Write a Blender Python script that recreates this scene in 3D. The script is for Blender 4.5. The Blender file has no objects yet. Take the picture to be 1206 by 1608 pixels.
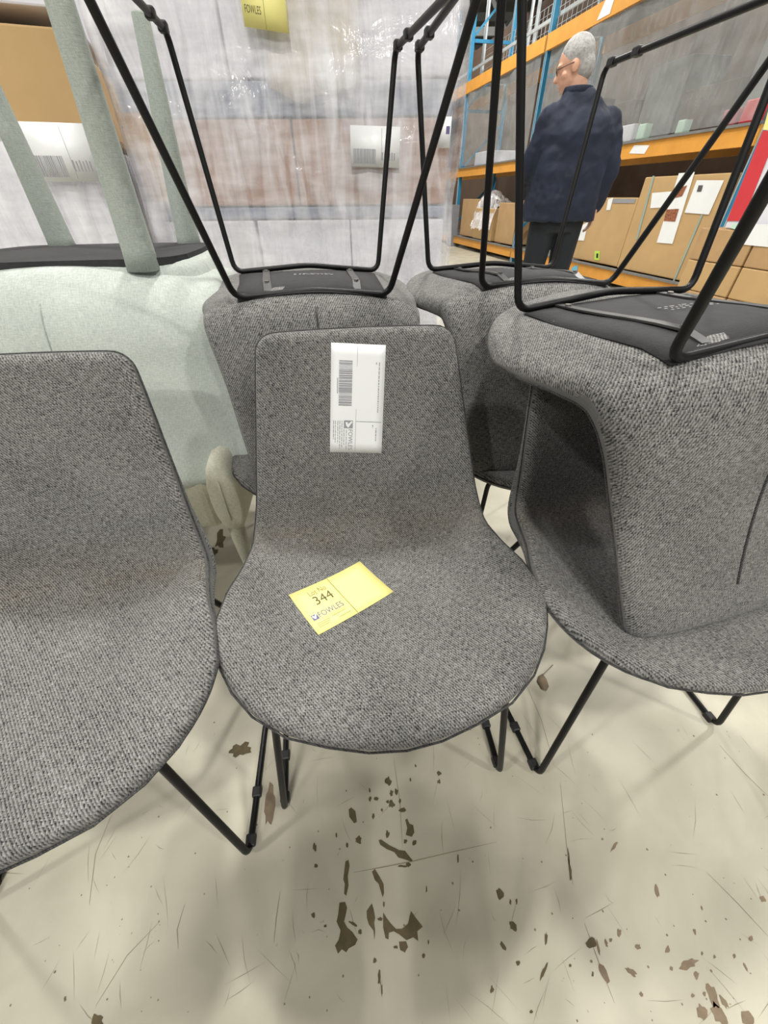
import bpy, bmesh, math, random
import numpy as np
from mathutils import Vector, Matrix
random.seed(7); rng = np.random.RandomState(5)
S_ = bpy.context.scene
COL = S_.collection
# ------------------------------------------------------------------ camera
F_PX, PITCH, ROLL, CAM_H = 600.7, .6906, -.0095, 1.0212
fw = np.array([0, math.cos(PITCH), -math.sin(PITCH)]); rt0 = np.array([1., 0, 0]); up0 = np.cross(rt0, fw)
CR = math.cos(ROLL)*rt0 + math.sin(ROLL)*up0
CU = math.cos(ROLL)*up0 - math.sin(ROLL)*rt0
CO = np.array([0, 0, CAM_H])
cd = bpy.data.cameras.new('camera'); cam = bpy.data.objects.new('camera', cd); COL.objects.link(cam)
cd.sensor_fit = 'VERTICAL'; cd.sensor_height = 36; cd.lens = F_PX/1608*36
cd.clip_start = .01; cd.clip_end = 200
cam.matrix_world = Matrix(((CR[0], CU[0], -fw[0], 0), (CR[1], CU[1], -fw[1], 0), (CR[2], CU[2], -fw[2], CAM_H), (0, 0, 0, 1)))
S_.camera = cam
def ray(u, v): return CR*(u-603)/F_PX + CU*(804-v)/F_PX + fw
def atz(u, v, z): d = ray(u, v); return CO + d*(z-CAM_H)/d[2]
def aty(u, v, y): d = ray(u, v); return CO + d*y/d[1]
def atplane(u, v, P, n): d = ray(u, v); return CO + d*((P-CO) @ n)/(d @ n)
def proj(P):
    d = np.array(P)-CO; z = d @ fw
    return np.array([603+F_PX*(d @ CR)/z, 804-F_PX*(d @ CU)/z])
# ------------------------------------------------------------------ world, lamps, exposure
w = bpy.data.worlds.new('warehouse_air'); S_.world = w; w.use_nodes = True
w.node_tree.nodes['Background'].inputs[0].default_value = (.80, .90, 1.0, 1)
w.node_tree.nodes['Background'].inputs[1].default_value = .26
S_.view_settings.view_transform = 'Standard'; S_.view_settings.look = 'None'
S_.view_settings.gamma = 1; S_.view_settings.exposure = -0.18
def high_bay(x, y, z, power, size=.45, col=(1, .98, .925)):
    l = bpy.data.lights.new('high_bay_light', 'AREA'); l.shape = 'DISK'; l.size = size; l.energy = power; l.color = col
    o = bpy.data.objects.new('high_bay_light', l); COL.objects.link(o); o.location = (x, y, z)
LZ = 6.3
high_bay(-.05, -1.85, LZ, 215)
for x, y, p_ in ((-5.2, -2.2, 420), (5.2, -2.2, 420), (0, 3.6, 520), (-5.2, 3.6, 420), (5.0, 3.4, 420), (0.2, 9.5, 700), (5.2, 9.5, 600), (0, 16, 900), (-5.2, -8, 520), (0, -8, 700), (5.2, -8, 520)):
    high_bay(x, y, LZ, p_*.62)
# ------------------------------------------------------------------ helpers
def link(o, parent=None):
    COL.objects.link(o)
    if parent is not None: o.parent = parent
    return o
def mesh_obj(name, V, Fc, mat=None, parent=None, smooth=False, uv=None):
    me = bpy.data.meshes.new(name); me.from_pydata([tuple(map(float, v)) for v in V], [], [tuple(f) for f in Fc])
    if uv is not None:
        lay = me.uv_layers.new(name='uv'); li = np.empty(len(me.loops), int); me.loops.foreach_get('vertex_index', li)
        lay.data.foreach_set('uv', np.asarray(uv, float)[li].ravel())
    if smooth: me.polygons.foreach_set('use_smooth', [True]*len(me.polygons))
    me.update()
    if mat: me.materials.append(mat)
    return link(bpy.data.objects.new(name, me), parent)
def empty(name, loc=(0, 0, 0), rz=0):
    o = bpy.data.objects.new(name, None); COL.objects.link(o); o.location = loc; o.rotation_euler = (0, 0, rz)
    o.empty_display_size = .05
    return o
def tag(o, label=None, cat=None, group=None, kind=None):
    if label: o['label'] = label
    if cat: o['category'] = cat
    if group: o['group'] = group
    if kind: o['kind'] = kind
    return o
def copy_tree(o, parent=None):
    c = o.copy(); COL.objects.link(c); c.parent = parent
    for ch in list(o.children): copy_tree(ch, c)
    return c
class MB:
    def __init__(s): s.V = []; s.F = []
    def add(s, V, Fc):
        b = len(s.V); s.V += [tuple(v) for v in V]; s.F += [tuple(i+b for i in f) for f in Fc]; return s
    def box(s, c, d, M=None):
        x, y, z = d[0]/2, d[1]/2, d[2]/2
        V = [np.array((i*x, j*y, k*z)) for i in (-1, 1) for j in (-1, 1) for k in (-1, 1)]
        if M is not None: V = [np.array(M) @ v for v in V]
        return s.add([v+np.array(c) for v in V], [(0, 1, 3, 2), (4, 6, 7, 5), (0, 4, 5, 1), (2, 3, 7, 6), (0, 2, 6, 4), (1, 5, 7, 3)])
    def bar(s, a, b, w_, h_):
        a, b = np.array(a, float), np.array(b, float); d = b-a; L = np.linalg.norm(d); d = d/L
        u = np.cross(d, (0, 0, 1)); u = u/np.linalg.norm(u) if np.linalg.norm(u) > 1e-4 else np.array([1., 0, 0]); v = np.cross(u, d)
        V = []
        for p in (a, b):
            for i, j in ((-1, -1), (1, -1), (1, 1), (-1, 1)): V.append(p+u*i*w_/2+v*j*h_/2)
        return s.add(V, [(0, 1, 2, 3), (7, 6, 5, 4), (0, 4, 5, 1), (1, 5, 6, 2), (2, 6, 7, 3), (3, 7, 4, 0)])
    def tube(s, pts, r, n=8, closed=False, caps=True):
        P = [np.array(p, float) for p in pts]; m = len(P); R = r if hasattr(r, '__len__') else [r]*m
        V = []; prev = None
        for i in range(m):
            if closed: t = P[(i+1) % m]-P[i-1]
            else: t = P[min(i+1, m-1)]-P[max(i-1, 0)]
            t = t/(np.linalg.norm(t)+1e-12)
            if prev is None:
                a = np.array([0, 0, 1.]) if abs(t[2]) < .9 else np.array([1., 0, 0])
                u = np.cross(t, a)
            else: u = prev-t*(prev @ t)
            u = u/np.linalg.norm(u); prev = u; v = np.cross(t, u)
            for k in range(n):
                a = 2*math.pi*k/n; V.append(P[i]+R[i]*(math.cos(a)*u+math.sin(a)*v))
        Fc = []
        for i in range(m if closed else m-1):
            for k in range(n):
                a, b = i*n+k, i*n+(k+1) % n; c, d = ((i+1) % m)*n+(k+1) % n, ((i+1) % m)*n+k
                Fc.append((a, b, c, d))
        if not closed and caps: Fc += [tuple(range(n-1, -1, -1)), tuple((m-1)*n+k for k in range(n))]
        return s.add(V, Fc)
    def loft(s, rings):
        n = len(rings[0]); V = [p for r_ in rings for p in r_]; Fc = []
        for i in range(len(rings)-1):
            for k in range(n): Fc.append((i*n+k, i*n+(k+1) % n, (i+1)*n+(k+1) % n, (i+1)*n+k))
        Fc += [tuple(range(n-1, -1, -1)), tuple((len(rings)-1)*n+k for k in range(n))]
        return s.add(V, Fc)
    def obj(s, name, mat, parent=None, smooth=False): return mesh_obj(name, s.V, s.F, mat, parent, smooth)
def bevel(o, wd, seg=2):
    m = o.modifiers.new('bevel', 'BEVEL'); m.width = wd; m.segments = seg; m.limit_method = 'ANGLE'
    return o
def rbox(name, c, d, mat, parent=None, r=.004, seg=2, M=None):
    o = MB().box(c, d, M).obj(name, mat, parent); bevel(o, r, seg); return o
def fillet(pts, r, closed=True, k=5):
    P = [np.array(p, float) for p in pts]; out = []; m = len(P)
    for i in range(m):
        if not closed and i in (0, m-1): out.append(P[i]); continue
        a, b, c = P[i-1], P[i], P[(i+1) % m]
        da, dc = a-b, c-b; la, lc = np.linalg.norm(da), np.linalg.norm(dc); q = min(r, la*.45, lc*.45)
        p0, p2 = b+da/la*q, b+dc/lc*q
        for j in range(k+1):
            t = j/k; out.append((1-t)**2*p0+2*t*(1-t)*b+t*t*p2)
    return out
def spline(xs, ys):
    xs, ys = np.array(xs, float), np.array(ys, float); n = len(xs); d = np.diff(ys)/np.diff(xs); m = np.zeros(n)
    m[0], m[-1] = d[0], d[-1]
    for i in range(1, n-1):
        m[i] = 0 if d[i-1]*d[i] <= 0 and False else (d[i-1]*(xs[i+1]-xs[i])+d[i]*(xs[i]-xs[i-1]))/(xs[i+1]-xs[i-1])
    def f(x):
        x = np.clip(np.asarray(x, float), xs[0], xs[-1]); i = np.clip(np.searchsorted(xs, x)-1, 0, n-2); h = xs[i+1]-xs[i]; t = (x-xs[i])/h
        return (2*t**3-3*t**2+1)*ys[i]+(t**3-2*t**2+t)*h*m[i]+(-2*t**3+3*t**2)*ys[i+1]+(t**3-t**2)*h*m[i+1]
    return f
# ------------------------------------------------------------------ materials
def new_mat(name):
    m = bpy.data.materials.new(name); m.use_nodes = True; nt = m.node_tree
    return m, nt, nt.nodes['Principled BSDF']
def nd(nt, typ, **kw):
    n = nt.nodes.new(typ)
    for k, v in kw.items():
        if k.startswith('i_'):
            key = k[2:]; n.inputs[int(key) if key.isdigit() else key.replace('_', ' ')].default_value = v
        else: setattr(n, k, v)
    return n
def c4(c): return (c[0], c[1], c[2], 1)
def srgb(r, g, b):
    f = lambda v: ((v/255+.055)/1.055)**2.4 if v > 10 else v/255/12.92
    return (f(r), f(g), f(b))
def simple(name, col, rough=.6, metal=0., var=.12, scale=9, bump=0., bscale=60, spec=.5):
    m, nt, b = new_mat(name)
    tc = nd(nt, 'ShaderNodeTexCoord'); no = nd(nt, 'ShaderNodeTexNoise', i_Scale=scale, i_Detail=5.)
    nt.links.new(tc.outputs['Object'], no.inputs['Vector'])
    cr = nd(nt, 'ShaderNodeValToRGB'); cr.color_ramp.elements[0].position = .3; cr.color_ramp.elements[1].position = .7
    cr.color_ramp.elements[0].color = c4([x*(1-var) for x in col]); cr.color_ramp.elements[1].color = c4([min(1, x*(1+var)) for x in col])
    nt.links.new(no.outputs['Fac'], cr.inputs['Fac']); nt.links.new(cr.outputs['Color'], b.inputs['Base Color'])
    b.inputs['Roughness'].default_value = rough; b.inputs['Metallic'].default_value = metal; b.inputs['Specular IOR Level'].default_value = spec
    if bump:
        n2 = nd(nt, 'ShaderNodeTexNoise', i_Scale=bscale, i_Detail=3.); nt.links.new(tc.outputs['Object'], n2.inputs['Vector'])
        bp = nd(nt, 'ShaderNodeBump', i_Strength=bump, i_Distance=.004); nt.links.new(n2.outputs['Fac'], bp.inputs['Height']); nt.links.new(bp.outputs['Normal'], b.inputs['Normal'])
    return m
def mth(nt, op, a, b=None, c=None):
    n = nt.nodes.new('ShaderNodeMath'); n.operation = op
    for i, x in enumerate((a, b, c)):
        if x is None: continue
        if isinstance(x, (int, float)): n.inputs[i].default_value = x
        else: nt.links.new(x, n.inputs[i])
    return n.outputs[0]
def weave(name, dark, light, pitch=.0046, diag=True, stain=None, rough=.95, bump=.5, coords='UV', slub=1.):
    """woven cloth: crossing threads with slubs, on UVs that are in metres"""
    m, nt, b = new_mat(name)
    tc = nd(nt, 'ShaderNodeTexCoord'); sp = nd(nt, 'ShaderNodeSeparateXYZ'); nt.links.new(tc.outputs[coords], sp.inputs[0])
    u, v = sp.outputs[0], sp.outputs[1]
    if coords == 'Object': u = mth(nt, 'ADD', u, mth(nt, 'MULTIPLY', sp.outputs[1], .9)); v = sp.outputs[2]
    def noise(su, sv, det=2.):
        cv = nd(nt, 'ShaderNodeCombineXYZ'); nt.links.new(mth(nt, 'MULTIPLY', u, su), cv.inputs[0]); nt.links.new(mth(nt, 'MULTIPLY', v, sv), cv.inputs[1])
        n = nd(nt, 'ShaderNodeTexNoise', i_Scale=1., i_Detail=det); nt.links.new(cv.outputs[0], n.inputs['Vector']); return n.outputs['Fac']
    h1 = noise(90, 620); h2 = noise(620, 90); big = noise(9, 9, 4.); gr = noise(420, 420, 3.)
    k = 2*math.pi/pitch
    if diag:
        wob = mth(nt, 'MULTIPLY', mth(nt, 'ADD', h1, h2), 5.)
        rib = mth(nt, 'SINE', mth(nt, 'ADD', mth(nt, 'MULTIPLY', mth(nt, 'ADD', u, mth(nt, 'MULTIPLY', v, .8)), k), wob))
    else:
        rib = mth(nt, 'MULTIPLY', mth(nt, 'SINE', mth(nt, 'MULTIPLY', u, k)), mth(nt, 'SINE', mth(nt, 'MULTIPLY', v, k)))
    s = mth(nt, 'ADD', mth(nt, 'MULTIPLY', mth(nt, 'ADD', h1, h2), .62*slub), mth(nt, 'MULTIPLY', rib, .12))
    s = mth(nt, 'ADD', s, mth(nt, 'MULTIPLY', mth(nt, 'SUBTRACT', gr, .5), 0.36*slub))
    s = mth(nt, 'ADD', s, mth(nt, 'MULTIPLY', mth(nt, 'SUBTRACT', big, .5), .16))
    s = mth(nt, 'ADD', s, .5-.62*slub)
    cr = nd(nt, 'ShaderNodeValToRGB'); cr.color_ramp.elements[0].position = .28; cr.color_ramp.elements[1].position = .74
    cr.color_ramp.elements[0].color = c4(dark); cr.color_ramp.elements[1].color = c4(light)
    nt.links.new(s, cr.inputs['Fac']); out = cr.outputs['Color']
    if stain:      # brownish wear where seat meets back (a stain of the cloth, in its own blotchy shape)
        s0, sw, sc = stain
        d = mth(nt, 'DIVIDE', mth(nt, 'ABSOLUTE', mth(nt, 'SUBTRACT', v, s0)), sw)
        f = mth(nt, 'MAXIMUM', mth(nt, 'SUBTRACT', 1., d), 0.)
        f = mth(nt, 'MULTIPLY', f, mth(nt, 'MULTIPLY', noise(14, 20, 4.), 1.0))
        mx = nd(nt, 'ShaderNodeMix', data_type='RGBA', blend_type='MULTIPLY'); nt.links.new(f, mx.inputs[0]); nt.links.new(out, mx.inputs[6]); mx.inputs[7].default_value = c4(sc)
        out = mx.outputs[2]
    nt.links.new(out, b.inputs['Base Color']); b.inputs['Roughness'].default_value = rough; b.inputs['Specular IOR Level'].default_value = .15
    b.inputs['Sheen Weight'].default_value = .12; b.inputs['Sheen Roughness'].default_value = .5
    bp = nd(nt, 'ShaderNodeBump', i_Strength=bump, i_Distance=.0018); nt.links.new(s, bp.inputs['Height']); nt.links.new(bp.outputs['Normal'], b.inputs['Normal'])
    return m
def film(name, col=(.86, .87, .93), lo=.15, hi=.8, sx=(3, 3, 16), rough=.22, sc=3.):
    """stretch film: clear, milky where it is bunched, with shiny wrinkles"""
    m, nt, b = new_mat(name)
    tc = nd(nt, 'ShaderNodeTexCoord')
    def noise(scale, s, d=6., dist=0.):
        mp = nd(nt, 'ShaderNodeMapping'); mp.inputs['Scale'].default_value = s; nt.links.new(tc.outputs['Object'], mp.inputs[0])
        n = nd(nt, 'ShaderNodeTexNoise', i_Scale=scale, i_Detail=d, i_Distortion=dist); nt.links.new(mp.outputs[0], n.inputs['Vector']); return n.outputs['Fac']
    n1 = noise(sc, sx); n2 = noise(2.0, (1, 1, 1.3), 4., .9); n3 = noise(5., (4, 4, .7), 3.5, .8); n4 = noise(5, (1, 1, 1.6), 4., 1.5)
    f = mth(nt, 'ADD', mth(nt, 'MULTIPLY', n1, .18), mth(nt, 'ADD', mth(nt, 'MULTIPLY', n2, .55), mth(nt, 'MULTIPLY', n3, .34)))
    mr = nd(nt, 'ShaderNodeMapRange'); mr.inputs['From Min'].default_value = .40; mr.inputs['From Max'].default_value = .68
    mr.inputs['To Min'].default_value = lo; mr.inputs['To Max'].default_value = hi; nt.links.new(f, mr.inputs['Value'])
    b.inputs['Base Color'].default_value = c4(col); b.inputs['Roughness'].default_value = rough; b.inputs['Specular IOR Level'].default_value = .8
    bp = nd(nt, 'ShaderNodeBump', i_Strength=.42, i_Distance=.02); nt.links.new(mth(nt, 'ADD', n3, mth(nt, 'MULTIPLY', n4, .7)), bp.inputs['Height']); nt.links.new(bp.outputs['Normal'], b.inputs['Normal'])
    tr = nd(nt, 'ShaderNodeBsdfTransparent'); mx = nd(nt, 'ShaderNodeMixShader'); out = nt.nodes['Material Output']
    nt.links.new(mr.outputs[0], mx.inputs[0]); nt.links.new(tr.outputs[0], mx.inputs[1]); nt.links.new(b.outputs[0], mx.inputs[2]); nt.links.new(mx.outputs[0], out.inputs[0])
    return m
def floor_mat():
    m, nt, b = new_mat('worn_painted_concrete')
    tc = nd(nt, 'ShaderNodeTexCoord'); P = tc.outputs['Object']
    def noise(scale, d=6., s=(1, 1, 1), rot=0., dist=0.):
        mp = nd(nt, 'ShaderNodeMapping'); mp.inputs['Scale'].default_value = s; mp.inputs['Rotation'].default_value = (0, 0, rot); nt.links.new(P, mp.inputs[0])
        n = nd(nt, 'ShaderNodeTexNoise', i_Scale=scale, i_Detail=d, i_Distortion=dist); nt.links.new(mp.outputs[0], n.inputs['Vector']); return n.outputs['Fac']
    def ramp(f, p0, p1, c0, c1):
        r_ = nd(nt, 'ShaderNodeValToRGB'); r_.color_ramp.elements[0].position = p0; r_.color_ramp.elements[1].position = p1
        r_.color_ramp.elements[0].color = c4(c0); r_.color_ramp.elements[1].color = c4(c1); nt.links.new(f, r_.inputs['Fac']); return r_.outputs['Color']
    base = ramp(noise(4.5, 10., dist=.5), .3, .7, srgb(163, 158, 141), srgb(190, 185, 168))
    def over(col, fac, c):
        mx = nd(nt, 'ShaderNodeMix', data_type='RGBA'); nt.links.new(fac, mx.inputs[0]); nt.links.new(col, mx.inputs[6]); mx.inputs[7].default_value = c4(c); return mx.outputs[2]
    sp = ramp(noise(70, 4.), .70, .76, (0, 0, 0), (1, 1, 1)); msk = ramp(noise(5, 3.), .5, .66, (0, 0, 0), (1, 1, 1))
    mul = nd(nt, 'ShaderNodeMix', data_type='RGBA', blend_type='MULTIPLY'); mul.inputs[0].default_value = 1; nt.links.new(sp, mul.inputs[6]); nt.links.new(msk, mul.inputs[7])
    col = over(base, mul.outputs[2], srgb(120, 112, 88))
    sm = ramp(noise(1.6, 5., (1, 2.2, 1), .5, .8), .55, .75, (0, 0, 0), (.22, .22, .22))
    col = over(col, sm, srgb(150, 145, 126))
    nt.links.new(col, b.inputs['Base Color'])
    rr = nd(nt, 'ShaderNodeMapRange'); rr.inputs['To Min'].default_value = .34; rr.inputs['To Max'].default_value = .55; nt.links.new(noise(7, 5.), rr.inputs['Value']); nt.links.new(rr.outputs[0], b.inputs['Roughness'])
    b.inputs['Specular IOR Level'].default_value = .4
    bp = nd(nt, 'ShaderNodeBump', i_Strength=.12, i_Distance=.002); nt.links.new(noise(40, 5.), bp.inputs['Height']); nt.links.new(bp.outputs['Normal'], b.inputs['Normal'])
    return m
M = {}
M['fabric'] = weave('grey_twill', (.018, .0185, .0195), (.315, .311, .298), stain=(.43, .10, (.86, .74, .60)))
M['piping'] = weave('grey_piping', (.015, .015, .015), (.10, .10, .098), coords='Object')
M['rod'] = simple('black_powder_coated_steel', (.005, .005, .0055), .42, .0, .1, 40, spec=.3)
M['glide'] = simple('black_plastic', (.012, .012, .013), .5, 0, .1, 40)
M['strap'] = simple('dark_steel_strap', (.10, .10, .10), .4, .6, .2, 30)
M['panel'] = simple('black_dust_cover', (.022, .022, .024), .8, 0, .2, 60, .25, 300)
M['screw'] = simple('zinc', (.45, .44, .42), .3, 1., .1, 40)
M['print'] = simple('pale_grey_print', (.32, .32, .31), .7)
M['sage'] = weave('sage_linen', srgb(160, 168, 162), srgb(206, 213, 206), pitch=.0021, diag=False, bump=.35, slub=.8)
M['sage_o'] = weave('sage_linen_leg', srgb(140, 147, 140), srgb(178, 186, 178), pitch=.0021, diag=False, bump=.35, coords='Object', slub=.8)
M['cream'] = weave('cream_linen', srgb(178, 176, 156), srgb(226, 225, 208), pitch=.0021, diag=False, bump=.35, coords='Object', slub=.8)
M['paper'] = simple('white_label_paper', (.86, .87, .88), .38, 0, .02, 8)
M['yellow'] = simple('yellow_card', srgb(240, 230, 146), .5, 0, .03, 8)
M['ink'] = simple('black_ink', (.09, .09, .095), .6, 0, .02)
M['ink_grey'] = simple('grey_ink', (.30, .30, .32), .6, 0, .02)
M['ink_olive'] = simple('print_on_yellow', srgb(150, 140, 70), .6, 0, .02)
M['ink_dark_olive'] = simple('dark_print_on_yellow', srgb(96, 92, 50), .6, 0, .02)
M['ink_blue'] = simple('blue_violet_ink', srgb(104, 100, 140), .6, 0, .05)
M['card'] = simple('brown_cardboard', srgb(180, 146, 104), .8, 0, .07, 5, .1, 90)
M['card2'] = simple('tan_cardboard', srgb(190, 157, 110), .8, 0, .06, 4, .1, 90)
M['card3'] = simple('pinkish_cardboard', srgb(172, 134, 112), .8, 0, .08, 5, .1, 90)
M['card_dark'] = simple('dark_cardboard', srgb(84, 66, 52), .8, 0, .1, 5)
M['white_box'] = simple('white_carton', srgb(222, 222, 230), .5, 0, .05, 5)
M['grey_box'] = simple('blue_grey_carton', srgb(126, 136, 160), .5, 0, .08, 5)
M['kraft'] = simple('beige_kraft_sheet', srgb(210, 200, 184), .7, 0, .06, 6, .3, 14)
M['wood'] = simple('pallet_wood', srgb(176, 142, 100), .8, 0, .2, 12, .2, 50)
M['film'] = film('stretch_film', (.95, .94, .98), lo=.10, hi=.88, sx=(2, 2, 10), rough=.13)
M['film_clear'] = film('clear_sheet', (.60, .62, .62), .22, .42, (2, 2, 6), .15, 1.5)
M['floor'] = floor_mat()
M['chip'] = simple('bare_concrete_chip', srgb(86, 75, 50), .8, 0, .22, 60, .2, 200)
M['chip2'] = simple('bare_concrete_brown', srgb(122, 106, 86), .8, 0, .15, 60, .2, 200)
M['scratch'] = simple('dark_scratch', srgb(132, 125, 105), .8, 0, .1, 60)
M['orange'] = simple('orange_beam_paint', srgb(222, 156, 66), .5, 0, .08, 6)
M['blue'] = simple('blue_post_paint', srgb(44, 128, 168), .45, 0, .1, 6)
M['galv'] = simple('galvanised_steel', (.62, .66, .67), .4, .5, .12, 10)
M['guard'] = simple('grey_post_guard', srgb(132, 134, 140), .6, 0, .08, 8)
M['rail'] = simple('grey_deck_edge', srgb(120, 120, 118), .6, 0, .1, 8)
M['roof'] = simple('roof_sheet', srgb(124, 122, 116), .8, 0, .1, 1)
M['truss'] = simple('pale_grey_truss', srgb(170, 172, 170), .6, 0, .08, 4)
M['wall'] = simple('warehouse_wall', srgb(138, 134, 126), .85, 0, .1, .6)
M['navy'] = simple('navy_jacket_cloth', srgb(22, 31, 52), .75, 0, .25, 5, .5, 9)
M['trouser'] = simple('charcoal_trousers', srgb(26, 30, 38), .8, 0, .2, 6, .3, 12)
M['skin'] = simple('skin', srgb(214, 164, 138), .5, 0, .06, 14)
M['hair'] = simple('grey_hair', srgb(168, 166, 164), .7, 0, .25, 60, .7, 120)
M['shoe'] = simple('black_leather', (.015, .015, .016), .45)
M['red'] = simple('red_carton_print', srgb(208, 58, 66), .5, 0, .04, 5)
M['green'] = simple('green_sticker', srgb(190, 226, 90), .5, 0, .04)
M['mint'] = simple('mint_sticker', srgb(196, 228, 208), .5, 0, .04)
M['blue_st'] = simple('light_blue_sticker', srgb(110, 186, 220), .5, 0, .04)
M['photo'] = simple('food_photo_print', srgb(150, 92, 64), .5, 0, .6, 60)
M['strapping'] = simple('teal_strapping', srgb(150, 170, 162), .5, 0, .05)
M['pink'] = simple('pink_goods', srgb(178, 96, 102), .7, 0, .2)
M['phone'] = simple('black_phone_glass', (.01, .01, .012), .15)
# ------------------------------------------------------------------ setting
fl = MB().add([(-9, -9, 0), (14, -9, 0), (14, 34, 0), (-9, 34, 0)], [(0, 1, 2, 3)]).obj('floor', M['floor'])
tag(fl, 'pale worn painted concrete warehouse floor with dark chips', kind='structure')
tag(MB().box((2.5, 34.1, 3.25), (23, .2, 6.5)).obj('wall_back', M['wall']), 'far grey warehouse wall', kind='structure')
tag(MB().box((2.5, 12.5, 6.6), (23, 43, .2)).obj('ceiling', M['roof']), 'grey corrugated warehouse roof', kind='structure')
for i, y in enumerate((15, 19, 23, 27, 31)):                        # roof trusses
    mb = MB(); z0, z1 = 5.0, 6.2
    mb.bar((-9, y, z0), (14, y, z0), .14, .18).bar((-9, y, z1), (14, y, z1), .14, .18)
    for k in range(23):
        x = -9+k; mb.bar((x, y, z0 if k % 2 else z1), (x+1, y, z1 if k % 2 else z0), .09, .09)
    tag(mb.obj('trim_%d' % (i+1), M['truss']), 'pale grey roof truss', kind='structure')
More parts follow.
